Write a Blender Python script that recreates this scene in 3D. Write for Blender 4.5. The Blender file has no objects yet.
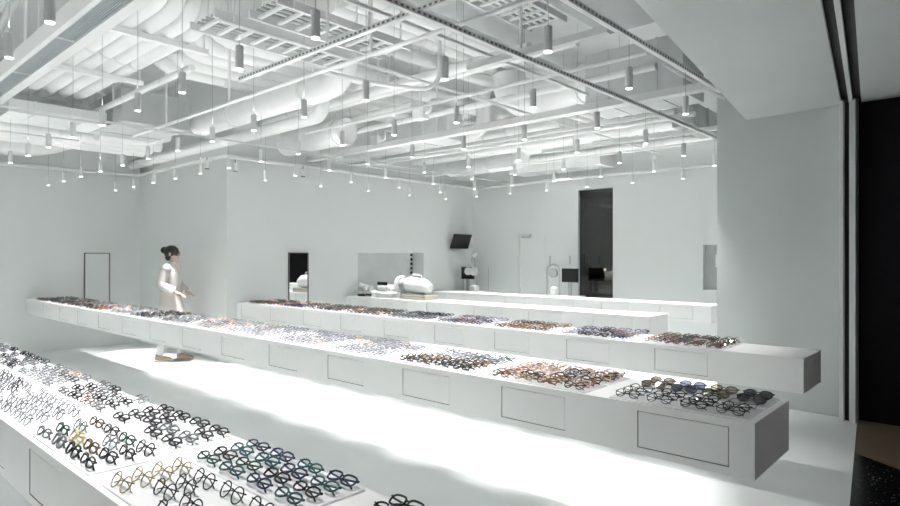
import bpy, math, random
from mathutils import Vector, Matrix
R = math.radians
random.seed(7)
scn = bpy.context.scene
COL = scn.collection
ORD = ['first','second','third','fourth','fifth','sixth','seventh','eighth','ninth','tenth','eleventh',
       'twelfth','thirteenth','fourteenth','fifteenth','sixteenth']

# ------------------------------------------------------------------ materials
def mat(name, col, rough=.5, metal=0., spec=.5, coat=0., emit=None, estr=0.):
    m = bpy.data.materials.new(name); m.use_nodes = True
    b = m.node_tree.nodes['Principled BSDF']
    b.inputs['Base Color'].default_value = (*col, 1)
    b.inputs['Roughness'].default_value = rough
    b.inputs['Metallic'].default_value = metal
    b.inputs['Specular IOR Level'].default_value = spec
    b.inputs['Coat Weight'].default_value = coat
    if emit:
        b.inputs['Emission Color'].default_value = (*emit, 1)
        b.inputs['Emission Strength'].default_value = estr
    return m

def noisy(name, c1, c2, scale, rough=.5, detail=4, spec=.5, bump=0., lo=.35, hi=.65):
    m = mat(name, c1, rough, spec=spec); nt = m.node_tree; N = nt.nodes; L = nt.links
    b = N['Principled BSDF']
    tc = N.new('ShaderNodeTexCoord'); nz = N.new('ShaderNodeTexNoise')
    nz.inputs['Scale'].default_value = scale; nz.inputs['Detail'].default_value = detail
    rp = N.new('ShaderNodeValToRGB')
    rp.color_ramp.elements[0].position = lo; rp.color_ramp.elements[0].color = (*c1, 1)
    rp.color_ramp.elements[1].position = hi; rp.color_ramp.elements[1].color = (*c2, 1)
    L.new(tc.outputs['Object'], nz.inputs['Vector']); L.new(nz.outputs['Fac'], rp.inputs['Fac'])
    L.new(rp.outputs['Color'], b.inputs['Base Color'])
    if bump:
        bp = N.new('ShaderNodeBump'); bp.inputs['Strength'].default_value = bump; bp.inputs['Distance'].default_value = .01
        L.new(nz.outputs['Fac'], bp.inputs['Height']); L.new(bp.outputs['Normal'], b.inputs['Normal'])
    return m

def glass_mat(name, tint, gloss=.08, rough=.02):
    m = bpy.data.materials.new(name); m.use_nodes = True; nt = m.node_tree; N = nt.nodes; L = nt.links
    N.clear(); out = N.new('ShaderNodeOutputMaterial'); mx = N.new('ShaderNodeMixShader')
    tr = N.new('ShaderNodeBsdfTransparent'); tr.inputs[0].default_value = (*tint, 1)
    gl = N.new('ShaderNodeBsdfGlossy'); gl.inputs['Roughness'].default_value = rough
    mx.inputs[0].default_value = gloss
    L.new(tr.outputs[0], mx.inputs[1]); L.new(gl.outputs[0], mx.inputs[2]); L.new(mx.outputs[0], out.inputs[0])
    return m

def slotted(name):
    """white strut channel with a row of dark slots along object Y"""
    m = mat(name, (.8,.81,.81), .5); nt = m.node_tree; N = nt.nodes; L = nt.links; b = N['Principled BSDF']
    tc = N.new('ShaderNodeTexCoord'); sp = N.new('ShaderNodeSeparateXYZ'); L.new(tc.outputs['Object'], sp.inputs[0])
    def math_(op, a, v=None):
        n = N.new('ShaderNodeMath'); n.operation = op
        if hasattr(a, 'links'): L.new(a, n.inputs[0])
        else: n.inputs[0].default_value = a
        if v is not None:
            if hasattr(v, 'links'): L.new(v, n.inputs[1])
            else: n.inputs[1].default_value = v
        return n.outputs[0]
    md = math_('FLOORED_MODULO', sp.outputs['Y'], .046)
    s1 = math_('LESS_THAN', md, .023)
    s2 = math_('LESS_THAN', math_('ABSOLUTE', sp.outputs['Z']), .007)
    s3 = math_('GREATER_THAN', math_('ABSOLUTE', sp.outputs['X']), .014)
    f = math_('MULTIPLY', math_('MULTIPLY', s1, s2), s3)
    mx = N.new('ShaderNodeMix'); mx.data_type = 'RGBA'
    L.new(f, mx.inputs['Factor']); mx.inputs['A'].default_value = (.8,.81,.81,1); mx.inputs['B'].default_value = (.16,.16,.16,1)
    L.new(mx.outputs['Result'], b.inputs['Base Color'])
    return m

M = {}
M['wall'] = noisy('wall_paint', (.80,.825,.82), (.815,.835,.83), 1.3, .6)
M['wallwarm'] = M['wall']
M['ceil'] = noisy('ceiling_paint', (.87,.885,.885), (.81,.825,.83), 3.0, .7, bump=.15, lo=.45, hi=.8)
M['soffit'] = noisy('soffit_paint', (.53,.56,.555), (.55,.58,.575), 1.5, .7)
M['floor'] = noisy('white_resin_floor', (.84,.86,.86), (.79,.815,.815), 1.6, .34, 8, .45)
M['counter'] = noisy('counter_lacquer', (.86,.865,.86), (.845,.85,.845), 8, .38)
M['drawer'] = noisy('drawer_lacquer', (.85,.855,.85), (.835,.84,.835), 12, .4)
M['gap'] = mat('shadow_gap', (.22,.22,.22), .8)
M['pipe'] = noisy('pipe_paint', (.86,.87,.87), (.82,.83,.83), 6, .5, bump=.1, lo=.4, hi=.75)
M['metal'] = mat('white_metal', (.78,.79,.79), .42)
M['galv'] = noisy('grey_sheet_metal', (.40,.42,.42), (.46,.48,.48), 5, .5)
M['dgrey'] = noisy('dark_grey_sheet', (.25,.265,.27), (.29,.30,.305), 4, .5)
M['lgrey'] = noisy('light_grey_sheet', (.60,.62,.62), (.66,.68,.68), 4, .5)
M['tan'] = mat('bare_insulation', (.50,.46,.36), .8)
M['slot'] = slotted('slotted_strut')
M['pend'] = mat('pendant_body', (.86,.87,.87), .35)
M['wire'] = mat('pendant_wire', (.35,.36,.36), .5)
M['lens'] = mat('lamp_lens', (1,1,1), .3, emit=(1,.98,.95), estr=3)
M['glint'] = mat('reflection_glow', (1,1,1), .3, emit=(1,.95,.85), estr=5)
M['grille'] = mat('grille_fin', (.52,.56,.59), .45)
M['dark'] = mat('dark_void', (.03,.032,.034), .7)
M['black'] = mat('black_plastic', (.012,.012,.013), .35)
M['screen'] = mat('black_screen', (.012,.013,.013), .35, spec=.3)
M['mirror'] = mat('mirror_silver', (.93,.95,.95), .01, 1.)
M['mirframe'] = mat('mirror_edge', (.16,.17,.17), .4, .6)
M['tray'] = mat('clear_acrylic_sheet', (.80,.805,.82), .22, spec=.5)
M['blackwall'] = mat('black_panel', (.004,.004,.005), .6, spec=.1)
M['brown'] = noisy('brown_floor', (.10,.07,.045), (.13,.09,.06), 5, .45)
M['dglass'] = glass_mat('tinted_door_glass', (.30,.29,.28), .10, .03)
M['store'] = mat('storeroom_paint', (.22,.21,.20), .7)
M['machine'] = mat('white_plastic', (.80,.81,.80), .35)
M['mgrey'] = mat('grey_plastic', (.48,.50,.51), .4)
M['olive'] = mat('beige_box', (.42,.40,.33), .7)
M['skin'] = mat('skin', (.58,.42,.34), .55)
M['hair'] = noisy('dark_hair', (.012,.010,.010), (.03,.025,.022), 60, .45)
M['blouse'] = mat('white_blouse', (.72,.68,.66), .8)
M['skirt'] = noisy('pale_pink_cloth', (.68,.60,.565), (.71,.65,.62), 9, .85)
M['trousers'] = mat('white_cloth', (.75,.76,.76), .85)
M['shoe'] = mat('brown_leather', (.36,.27,.19), .5)
M['shoesole'] = mat('shoe_sole', (.55,.50,.44), .6)
# black granite with pale flecks
def granite():
    m = mat('black_granite', (.008,.008,.009), .22); nt = m.node_tree; N = nt.nodes; L = nt.links
    tc = N.new('ShaderNodeTexCoord'); vo = N.new('ShaderNodeTexVoronoi'); vo.inputs['Scale'].default_value = 30
    rp = N.new('ShaderNodeValToRGB'); rp.color_ramp.elements[0].position = .10; rp.color_ramp.elements[0].color = (.20,.20,.20,1)
    rp.color_ramp.elements[1].position = .2; rp.color_ramp.elements[1].color = (.008,.008,.009,1)
    L.new(tc.outputs['Object'], vo.inputs['Vector']); L.new(vo.outputs['Distance'], rp.inputs['Fac'])
    L.new(rp.outputs['Color'], N['Principled BSDF'].inputs['Base Color']); return m
M['granite'] = granite()

# ------------------------------------------------------------------ mesh builder
class MB:
    def __init__(s): s.v=[]; s.f=[]; s.mi=[]; s.sm=[]
    def add(s, vs, fs, mi=0, smooth=False):
        b=len(s.v); s.v.extend(tuple(p) for p in vs)
        for f in fs: s.f.append([b+i for i in f]); s.mi.append(mi); s.sm.append(smooth)
    def box(s, x0,x1,y0,y1,z0,z1, mi=0, mtx=None):
        p=[Vector(q) for q in ((x0,y0,z0),(x1,y0,z0),(x1,y1,z0),(x0,y1,z0),(x0,y0,z1),(x1,y0,z1),(x1,y1,z1),(x0,y1,z1))]
        if mtx: p=[mtx@q for q in p]
        s.add(p,[(0,3,2,1),(4,5,6,7),(0,1,5,4),(1,2,6,5),(2,3,7,6),(3,0,4,7)],mi)
    def rbox(s, x0,x1,y0,y1,z0,z1, c, mi=0, mtx=None):
        """box with chamfered vertical and top edges"""
        rings=[]
        def ring(i,z): 
            a,b,e,d=x0+i,x1-i,y0+i,y1-i
            return [(a+c,e,z),(b-c,e,z),(b,e+c,z),(b,d-c,z),(b-c,d,z),(a+c,d,z),(a,d-c,z),(a,e+c,z)]
        for i,z in ((0,z0),(0,z1-c),(c*.35,z1-c*.3),(c,z1)): rings.append([Vector(q) for q in ring(i,z)])
        vs=[q for r in rings for q in r]
        if mtx: vs=[mtx@q for q in vs]
        fs=[(7,6,5,4,3,2,1,0)]
        for k in range(3):
            for j in range(8): fs.append((k*8+j,k*8+(j+1)%8,(k+1)*8+(j+1)%8,(k+1)*8+j))
        fs.append(tuple(range(24,32))); s.add(vs,fs,mi)
    def prism(s, poly, z0, z1, mi=0):
        n=len(poly); vs=[(p[0],p[1],z0) for p in poly]+[(p[0],p[1],z1) for p in poly]
        area=sum(poly[i][0]*poly[(i+1)%n][1]-poly[(i+1)%n][0]*poly[i][1] for i in range(n))
        fs=[tuple(range(n-1,-1,-1)),tuple(range(n,2*n))]+[(i,(i+1)%n,n+(i+1)%n,n+i) for i in range(n)]
        if area<0: fs=[tuple(reversed(f)) for f in fs]
        s.add(vs,fs,mi)
    def tube(s, path, r, seg=12, mi=0, closed=False, cap=True, smooth=True, flat=1.):
        P=[Vector(p) for p in path]; n=len(P)
        T=[]
        for i in range(n):
            if closed: t=P[(i+1)%n]-P[i-1]
            else: t=P[min(i+1,n-1)]-P[max(i-1,0)]
            T.append(t.normalized())
        up=Vector((0,0,1)) if abs(T[0].z)<.9 else Vector((1,0,0))
        nrm=(up-T[0]*up.dot(T[0])).normalized(); vs=[]
        for i in range(n):
            if i:
                nrm=(nrm-T[i]*nrm.dot(T[i]))
                nrm=nrm.normalized() if nrm.length>1e-9 else T[i].orthogonal().normalized()
            bn=T[i].cross(nrm); rr=r[i] if isinstance(r,(list,tuple)) else r
            for k in range(seg):
                a=2*math.pi*k/seg
                vs.append(P[i]+nrm*(rr*math.cos(a)*flat)+bn*(rr*math.sin(a)))
        fs=[]
        for i in range(n if closed else n-1):
            j=(i+1)%n
            for k in range(seg): fs.append((i*seg+k,i*seg+(k+1)%seg,j*seg+(k+1)%seg,j*seg+k))
        s.add(vs,fs,mi,smooth)
        if cap and not closed:
            s.add(vs[:seg],[tuple(range(seg-1,-1,-1))],mi); s.add(vs[-seg:],[tuple(range(seg))],mi)
    def cyl(s,x,y,z0,z1,r,seg=16,mi=0,r2=None): s.tube([(x,y,z0),(x,y,z1)],[r,r if r2 is None else r2],seg,mi)
    def sphere(s,c,r,mi=0,nu=14,nv=9,sc=(1,1,1)):
        vs=[];fs=[]
        for i in range(nv+1):
            t=math.pi*i/nv
            for k in range(nu):
                a=2*math.pi*k/nu
                vs.append((c[0]+r*sc[0]*math.sin(t)*math.cos(a),c[1]+r*sc[1]*math.sin(t)*math.sin(a),c[2]+r*sc[2]*math.cos(t)))
        for i in range(nv):
            for k in range(nu): fs.append((i*nu+k,(i+1)*nu+k,(i+1)*nu+(k+1)%nu,i*nu+(k+1)%nu))
        s.add(vs,fs,mi,True)
    def mesh(s,name,mats):
        me=bpy.data.meshes.new(name); me.from_pydata(s.v,[],s.f)
        for m in mats: me.materials.append(m)
        me.polygons.foreach_set('material_index',s.mi); me.polygons.foreach_set('use_smooth',s.sm)
        me.update(); return me
    def build(s,name,mats,parent=None,loc=None,rot=None):
        if not isinstance(mats,(list,tuple)): mats=[mats]
        o=bpy.data.objects.new(name,s.mesh(name,mats)); COL.objects.link(o)
        if parent: o.parent=parent
        if loc: o.location=loc
        if rot: o.rotation_euler=rot
        return o
def fillet(pts, rad, n=6):
    P=[Vector(p) for p in pts]; out=[P[0]]
    for i in range(1,len(P)-1):
        a=(P[i-1]-P[i]); b=(P[i+1]-P[i]); ra=min(rad,a.length*.49,b.length*.49)
        p0=P[i]+a.normalized()*ra; p1=P[i]+b.normalized()*ra
        for k in range(n+1):
            t=k/n; out.append(p0*(1-t)**2+P[i]*2*t*(1-t)+p1*t*t)
    out.append(P[-1]); return out
def tag(o,label,cat,group=None,kind='thing'):
    o['label']=label; o['category']=cat; o['kind']=kind
    if group: o['group']=group
    return o
def empty(name,loc=(0,0,0),rz=0):
    o=bpy.data.objects.new(name,None); COL.objects.link(o); o.location=loc; o.rotation_euler=(0,0,rz)
    o.empty_display_size=.05; return o
def structure(o,label=None):
    o['kind']='structure'
    if label: o['label']=label
    return o
def sbox(name,x0,x1,y0,y1,z0,z1,m,label=None):
    b=MB(); b.box(x0,x1,y0,y1,z0,z1); return structure(b.build(name,m),label)

# ------------------------------------------------------------------ camera
CAMH=1.5; FPX=607.; YAW=R(42.2); HY=257.
cam=bpy.data.cameras.new('camera'); cam.sensor_width=36; cam.lens=FPX/900*36; cam.shift_y=(HY-253)/900
cam.clip_start=.02
co=bpy.data.objects.new('camera',cam); COL.objects.link(co); co.location=(0,0,CAMH); co.rotation_euler=(R(90),0,YAW)
scn.camera=co
def proj(x,y,z):
    d=-math.sin(YAW)*x+math.cos(YAW)*y; l=math.cos(YAW)*x+math.sin(YAW)*y
    if d<=.05: return None
    return 450+FPX*l/d, HY-FPX*(z-CAMH)/d, d

# ------------------------------------------------------------------ room shell
X1=-11.2; V2=4.24; X3=-8.1; V4=9.64; ZS=4.25; ZC=2.92; YN=-1.4
def xb(v,o=0): return -.97+.13*(6.61-v)+o            # line of the open front
b=MB(); b.prism([(X1-.2,YN-.2),(xb(YN-.2),YN-.2),(xb(6.7),6.7),(-.96,V4+.3),(X1-.2,V4+.3)],-.15,0)
structure(b.build('floor',M['floor']),'white polished resin floor of the showroom')
b=MB(); b.prism([(xb(YN-.2),YN-.2),(4,YN-.2),(4,1.9),(xb(5.53),5.53)],-.15,-.001)
structure(b.build('floor_exterior',M['granite']),'black speckled granite floor outside the open front')
b=MB(); b.prism([(xb(5.53),5.53),(4,1.9),(4,6.7),(xb(6.7),6.7)],-.15,-.001)  # floor area in brown tones beyond the granite
structure(b.build('floor_passage',M['brown']),'brown floor outside beyond the granite')
sbox('wall_left',X1-.2,X1,YN-.2,V2,0,ZS,M['wall'],'white wall at the far left end of the counters')
sbox('wall_recess',X1-.2,X3,V2,V2+.25,0,ZS,M['wall'],'white wall behind the walking person')
def holed(name,axis,c0,c1,a0,a1,z0,z1,holes,m,label):
    A=sorted({a0,a1,*[h[0] for h in holes],*[h[1] for h in holes]}); Z=sorted({z0,z1,*[h[2] for h in holes],*[h[3] for h in holes]})
    b=MB()
    for i in range(len(A)-1):
        for j in range(len(Z)-1):
            am=(A[i]+A[i+1])/2; zm=(Z[j]+Z[j+1])/2
            if any(h[0]<am<h[1] and h[2]<zm<h[3] for h in holes): continue
            if axis=='x': b.box(c0,c1,A[i],A[i+1],Z[j],Z[j+1])
            else: b.box(A[i],A[i+1],c0,c1,Z[j],Z[j+1])
    return structure(b.build(name,m),label)
holed('wall_middle','x',X3-.28,X3,V2+.25,V4,0,ZS,[(6.6,8.19,.9,1.575)],M['wall'],'white wall holding the tall mirror and the long niche')
sbox('wall_niche_back',X3-.36,X3-.28,6.4,8.4,.7,1.8,M['lgrey'],'grey back of the long wall niche')
holed('wall_back','y',V4,V4+.2,X3-.3,-.9,0,ZS,[(-5.63,-4.95,0,2.7),(-3.43,-2.9,.99,1.69),(-2.5,-1.02,.3,2.7)],M['wall'],'white back wall with the dark doorway')
sbox('wall_side',-1.0,-.85,6.85,V4,0,ZS,M['wall'],'white side wall hidden beyond the pillar')
sbox('wall_near',X1-.2,xb(YN),YN-.2,YN,0,ZS,M['wall'],'white wall behind the nearest counter')
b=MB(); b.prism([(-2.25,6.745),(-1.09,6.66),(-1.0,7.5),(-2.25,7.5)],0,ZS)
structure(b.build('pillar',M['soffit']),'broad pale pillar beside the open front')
sbox('ceiling',X1-.2,-.9,YN-.2,V4+.2,ZS,ZS+.2,M['ceil'],'white painted concrete slab above the pipework')
# lowered ceiling along the open front, with two dark door tracks
def xs(v): return -1.93+.128*(6.55-v)               # inner edge of lowered ceiling
def strip(name,m,o0,o1,z0,z1,label,va=YN-.2,vb=6.66):
    b=MB(); b.prism([(xb(va,o0),va),(xb(va,o1),va),(xb(vb,o1),vb),(xb(vb,o0),vb)],z0,z1); return structure(b.build(name,m),label)
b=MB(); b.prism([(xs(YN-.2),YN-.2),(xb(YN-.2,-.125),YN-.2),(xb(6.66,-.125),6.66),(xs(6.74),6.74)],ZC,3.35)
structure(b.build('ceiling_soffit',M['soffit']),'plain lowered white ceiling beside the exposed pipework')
strip('trim_1',M['dark'],-.125,-.065,ZC+.05,3.3,'dark inner door track in the ceiling')
strip('trim_2',M['metal'],-.065,-.035,ZC-.005,3.3,'pale strip between the two ceiling door tracks')
strip('trim_3',M['dark'],-.035,.03,ZC+.05,3.3,'dark outer door track in the ceiling')
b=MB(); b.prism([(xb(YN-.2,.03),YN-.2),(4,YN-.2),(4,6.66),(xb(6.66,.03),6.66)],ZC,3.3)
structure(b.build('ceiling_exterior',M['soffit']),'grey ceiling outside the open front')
sbox('wall_exterior',-.965,4,6.67,6.85,0,3.3,M['blackwall'],'black wall outside the open front')
sbox('wall_passage',4,4.15,YN-.2,6.85,0,3.3,M['blackwall'])
# door jamb
sbox('trim_4',-1.093,-1.06,6.5,6.66,0,ZC,M['metal'],'white jamb strip at the end of the pillar')
sbox('trim_5',-1.06,-1.015,6.58,6.66,0,ZC,M['dark'],'dark slot between the jamb strips')
sbox('trim_6',-1.015,-.967,6.5,6.66,0,ZC,M['metal'],'outer white jamb strip beside the black wall')
b=MB(); b.box(-1.05,-1.03,6.47,6.5,.9,1.3)

# dark doorway in the back wall: tinted glass leaf and storeroom
d=empty('door_1',(-5.29,V4+.06,0)); structure(d,'tall dark tinted glass door in the back wall')
b=MB(); b.box(-.335,.335,0,.012,.0,2.69); b.build('door_glass',M['dglass'],d)
b=MB(); b.box(-.338,-.31,-.01,.025,0,2.695); b.box(.31,.338,-.01,.025,0,2.695); b.box(-.31,.31,-.01,.025,2.66,2.695); b.build('door_frame',M['dark'],d)
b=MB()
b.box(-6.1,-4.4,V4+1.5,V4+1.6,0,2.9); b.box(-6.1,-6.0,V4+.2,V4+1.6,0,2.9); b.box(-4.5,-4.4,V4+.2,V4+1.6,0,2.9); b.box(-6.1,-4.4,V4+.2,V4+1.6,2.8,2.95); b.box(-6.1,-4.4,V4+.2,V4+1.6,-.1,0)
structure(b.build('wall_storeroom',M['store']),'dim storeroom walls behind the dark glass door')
s=empty('storage_shelf',(-5.45,V4+1.15,0)); tag(s,'dark shelving seen dimly through the tall tinted glass door','shelf')
b=MB()
for z in (.5,.8,1.05,1.18): b.box(-.5,.7,-.2,.2,z,z+.025)
b.build('shelf_board',M['mgrey'],s)
for x in (-.5,.68):
    b=MB(); b.box(x,x+.02,-.2,.2,0,1.2); b.build('side_panel',M['dark'],s)
for i in range(4):  # glowing dots stand in for lamp reflections in the door glass
    b=MB(); b.cyl(0,0,0,.03,.012,10); b.sphere((0,0,.05),.026,1,10,7)
    tag(b.build('reflection_glint',[M['mgrey'],M['glint']],loc=(-5.62+i*.19,V4+.98,1.206)),f'tiny glowing bulb painting a reflection in dark glass door, {ORD[i]} from left of four','lamp','bulbs behind the dark glass door')
b=MB(); b.box(-.4,.4,-.06,.06,0,.09); b.box(-.36,-.1,-.05,.05,-.05,0); b.box(.05,.3,-.05,.05,-.05,0)
tag(b.build('reflection_band',M['black'],loc=(-5.4,V4+1.2,2.6)),'dark horizontal beam painting a reflection at the top of the tinted glass doorway','beam')  # dark bar stands in for the shop ceiling mirrored in the glass
# grey wall window near the pillar
w=empty('window_1',(-3.165,V4+.1,1.34)); structure(w,'grey recessed panel in back wall beside the pillar')
b=MB(); b.box(-.265,.265,0,.03,-.35,.35); b.build('window_panel',M['galv'],w)
b=MB(); b.box(-.10,-.075,-.03,0,.0,.2); b.build('window_handle',M['metal'],w)
w=empty('window_2',(-1.76,V4+.05,1.5)); structure(w,'black window in back wall behind the pillar')
b=MB(); b.box(-.74,.74,0,.03,-1.2,1.2); b.build('window_pane',M['blackwall'],w)
# white flush door with closer
d=empty('door_2',(-6.94,V4,0)); structure(d,'white flush door with closer in the back wall')
b=MB(); b.box(.05,.62,-.012,-.002,0,1.88); b.build('door_leaf',M['wall'],d)
b=MB(); b.box(0,.045,-.05,-.002,0,1.93); b.box(0,.30,-.05,-.002,1.9,1.935); b.build('door_frame',M['metal'],d)
b=MB(); b.box(.12,.30,-.07,-.05,1.86,1.895); b.box(.2,.36,-.09,-.07,1.875,1.888); b.build('door_closer',M['mgrey'],d)

# ------------------------------------------------------------------ counters
CT=.85; CB=.626
def counter(x0,x1,v0,v1,label,dstart,dpitch,dw,n):
    root=empty('display_counter',(x1,v0,CT)); tag(root,label,'counter','floating display counters')
    L=x1-x0; D=v1-v0; T=CT-CB
    draw=[]
    for i in range(n):
        c=dstart-i*dpitch-x1
        if c-dw/2>-L+.03 and c+dw/2<-.03: draw.append((c-dw/2,c+dw/2))
    zt,zb=-.035,-.19; g=.0035
    X=sorted({-L,0.,*[a-g for a,_ in draw],*[c+g for _,c in draw]}); Z=[-T,zb-g,zt+g,0]
    b=MB()
    for i in range(len(X)-1):
        for j in range(3):
            xm=(X[i]+X[i+1])/2
            hole=j==1 and any(a<xm<c for a,c in draw)
            q=[(X[i],0,Z[j]),(X[i+1],0,Z[j]),(X[i+1],0,Z[j+1]),(X[i],0,Z[j+1])]
            if not hole: b.add(q,[(0,1,2,3)])
            else:
                q2=[(p[0],.022,p[2]) for p in q]
                b.add(q+q2,[(0,1,5,4),(1,2,6,5),(2,3,7,6),(3,0,4,7)],1); b.add(q2,[(0,1,2,3)],1)
    b.add([(-L,0,0),(0,0,0),(0,D,0),(-L,D,0),(-L,0,-T),(0,0,-T),(0,D,-T),(-L,D,-T)],
          [(0,1,2,3),(7,6,5,4),(1,5,6,2),(2,6,7,3),(3,7,4,0)])
    b.build('body',[M['counter'],M['gap']],root)
    for a,c in draw:
        k=MB(); k.box(a,c,.0015,.02,zb,zt); k.build('drawer',M['drawer'],root)
    return root
VA,VB,VC,VD,VE=.595,2.555,4.385,6.33,8.26
counter(X1+.003,-.5,VA,VA+.51,'nearest white floating counter, cut off by the bottom of the picture, covered with eyeglasses',-1.61,.757,.38,13)
counter(X1+.003,-.71,VB,VB+.515,'second white floating counter with eyeglasses running the full room length',-1.0,.757,.38,13)
counter(X3+.003,-.93,VC,VC+.5,'third white floating counter with one bare end nearest the pillar',-1.72,.757,.38,9)
counter(X3+.003,-2.83,VD,VD+.52,'fourth white floating counter holding the white optical machines',-3.25,.9,.5,6)
counter(X3+.003,-2.83,VE,VE+.5,'rearmost white floating counter with a bare white top',-3.3,.9,.45,6)

# ------------------------------------------------------------------ eyeglasses
FC={ # colour: (rgb, rough, metal, lens key)
 'black':((.012,.012,.014),.25,0,'clear'),'grey':((.10,.11,.12),.3,0,'clear'),'tortoiseshell':((.085,.045,.022),.25,0,'clear'),
 'amber':((.25,.115,.065),.25,0,'clear'),'yellow':((.50,.43,.22),.3,0,'clear'),'pink':((.50,.33,.29),.3,0,'clear'),
 'silver':((.17,.185,.20),.35,.3,'clear'),'gold':((.33,.25,.14),.3,.8,'clear'),'navy':((.02,.03,.07),.25,0,'clear'),
 'green':((.02,.07,.05),.25,0,'clear'),'teal':((.02,.09,.10),.25,0,'clear'),'red':((.17,.03,.03),.25,0,'clear'),
 'lilac':((.34,.32,.42),.3,0,'clear'),'clear':((.27,.28,.30),.2,0,'clear'),'gunmetal':((.06,.067,.075),.35,.3,'clear'),
 'dark-tinted':((.012,.012,.014),.25,0,'smoke'),'blue-tinted':((.05,.06,.10),.25,0,'blue'),'olive-tinted':((.10,.085,.03),.25,0,'olive'),'brown-tinted':((.06,.035,.02),.25,0,'brown')}
LM={'clear':glass_mat('clear_lens',(.95,.965,.965),.035,.04),'smoke':glass_mat('smoke_lens',(.06,.06,.07),.10,.05),
    'blue':glass_mat('blue_lens',(.13,.14,.20),.10,.05),'olive':glass_mat('olive_lens',(.34,.31,.22),.08,.05),'brown':glass_mat('brown_lens',(.16,.13,.11),.08,.05)}
FM={k:mat('frame_'+k.replace('-','_'),v[0],v[1],v[2]) for k,v in FC.items()}
SH={ # half width, half height, exponent, rim radius, centre
 'round-framed':(.0235,.0225,2.0,.0026,.034),'thin-rimmed':(.0245,.0235,2.1,.0020,.035),'square-framed':(.0275,.0175,3.2,.0032,.0338),
 'oval-framed':(.0265,.0165,2.4,.0030,.034),'chunky':(.0255,.0205,2.6,.0038,.0355),'oversized':(.028,.0235,2.5,.0026,.0365)}
TILT=R(45); LIFT=0.; GS=.92
def tl(p):
    c,s=math.cos(TILT),math.sin(TILT); x,y,z=p; return (x*GS,(y*c+z*s)*GS,(z*c-y*s)*GS+LIFT)
def outline(sh,sx,n):
    a,bh,e,r,c=SH[sh]; zc=bh+r; out=[]
    for k in range(n):
        t=2*math.pi*k/n; ct,st=math.cos(t),math.sin(t)
        x=math.copysign(abs(ct)**(2/e),ct)*a; z=math.copysign(abs(st)**(2/e),st)*bh
        if z<0: x*=1-.10*abs(z)/bh
        y=.003*((abs(sx*c+x)/.06)**2)
        out.append((sx*c+x,y,zc+z))
    return out
def g_front(mb,sh,n,seg,mi=0,f=lambda p:p,th=1.):
    a,bh,e,r,c=SH[sh]; zc=bh+r; r*=th
    for sx in (-1,1): mb.tube([f(tl(p)) for p in outline(sh,sx,n)],r,seg,mi,closed=True)
    gi=c-a
    br=[(-gi,0,zc+.25*bh),(-gi*.5,-.0012,zc+.42*bh),(gi*.5,-.0012,zc+.42*bh),(gi,0,zc+.25*bh)]
    mb.tube([f(tl(p)) for p in br],r*.95,seg,mi,cap=False)
    for sx in (-1,1):
        mb.tube([f(tl(p)) for p in ((sx*(c+a*.95),.003,zc+.45*bh),(sx*(c+a+.006),.004,zc+.52*bh),(sx*(c+a+.0075),.0065,zc+.52*bh))],r*1.1,seg,mi,cap=False)
def g_temple(mb,sh,sx,seg,n,mi=0,f=lambda p:p):
    a,bh,e,r,c=SH[sh]; zc=bh+r; h=c+a+.0065; yo=.0085 if sx>0 else .0125; z=zc+.5*bh
    pts=[(sx*h,.006,z),(sx*(h-.004),yo,z)]
    for k in range(1,n+1):
        t=k/n; pts.append((sx*(h-.004-.118*t),yo+.003*t,z-(.012*t if t<.7 else .0084+.014*(t-.7)/.3)))
    mb.tube([f(tl(p)) for p in pts],r*.95,seg,mi)
def g_lens(mb,sh,sx,n,mi=0,f=lambda p:p):
    o=outline(sh,sx,n); mb.add([f(tl(p)) for p in o],[tuple(range(n-1,-1,-1))],mi)
CACHE={}
def set_tilt(sh,deg):
    global TILT,LIFT
    TILT=R(deg); LIFT=0.
    t=MB(); g_front(t,sh,16,4); g_temple(t,sh,-1,4,4); g_temple(t,sh,1,4,4)
    LIFT=-min(p[2] for p in t.v)
def part_mesh(sh,colr,which,deg):
    k=(sh,colr,which,deg)
    if k not in CACHE:
        set_tilt(sh,deg); b=MB()
        if which=='frame': g_front(b,sh,20,5); m=FM[colr]
        elif which=='temple-1': g_temple(b,sh,-1,5,6); m=FM[colr]
        elif which=='temple1': g_temple(b,sh,1,5,6); m=FM[colr]
        else: g_lens(b,sh,int(which[4:]),20); m=LM[FC[colr][3]]
        CACHE[k]=b.mesh(which.strip('-1')+'_mesh',[m])
    return CACHE[k]
PR={'black':[('black',9),('grey',1)],'mixdark':[('tortoiseshell',3),('black',4),('grey',3),('gunmetal',2)],
 'pale':[('silver',4),('clear',3),('pink',2),('gunmetal',2)],'greys':[('grey',3),('black',4),('gunmetal',3)],
 'teal':[('black',4),('teal',3),('navy',2),('green',3),('red',1)],'silver':[('silver',3),('gunmetal',6),('grey',3)],
 'colours':[('black',5),('green',2),('amber',3),('tortoiseshell',3),('yellow',1),('grey',3),('navy',1)],
 'goldblack':[('black',1)],'clear':[('clear',5),('silver',4),('lilac',2),('gunmetal',2),('pink',1)],'brownpink':[('tortoiseshell',4),('amber',3),('pink',3),('black',2),('gold',1)],
 'pink':[('pink',5),('clear',3),('gold',2),('black',2)],'tort':[('black',4),('tortoiseshell',5),('amber',1)],
 'reddark':[('tortoiseshell',3),('red',2),('black',4),('pink',2)],'navy':[('navy',3),('black',3),('grey',2),('lilac',2),('red',1),('amber',1)],
 'pinklilac':[('pink',3),('lilac',3),('red',2),('clear',2)],'dkyellow':[('black',5),('tortoiseshell',3),('yellow',1)]}
def pick(p):
    it=PR[p]; t=random.random()*sum(w for _,w in it)
    for c,w in it:
        t-=w
        if t<=0: return c
    return it[0][0]
TRAYS=[]  # counter name, v0, x centre, row name, k, palette, shapes, ncols, nrows
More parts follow.
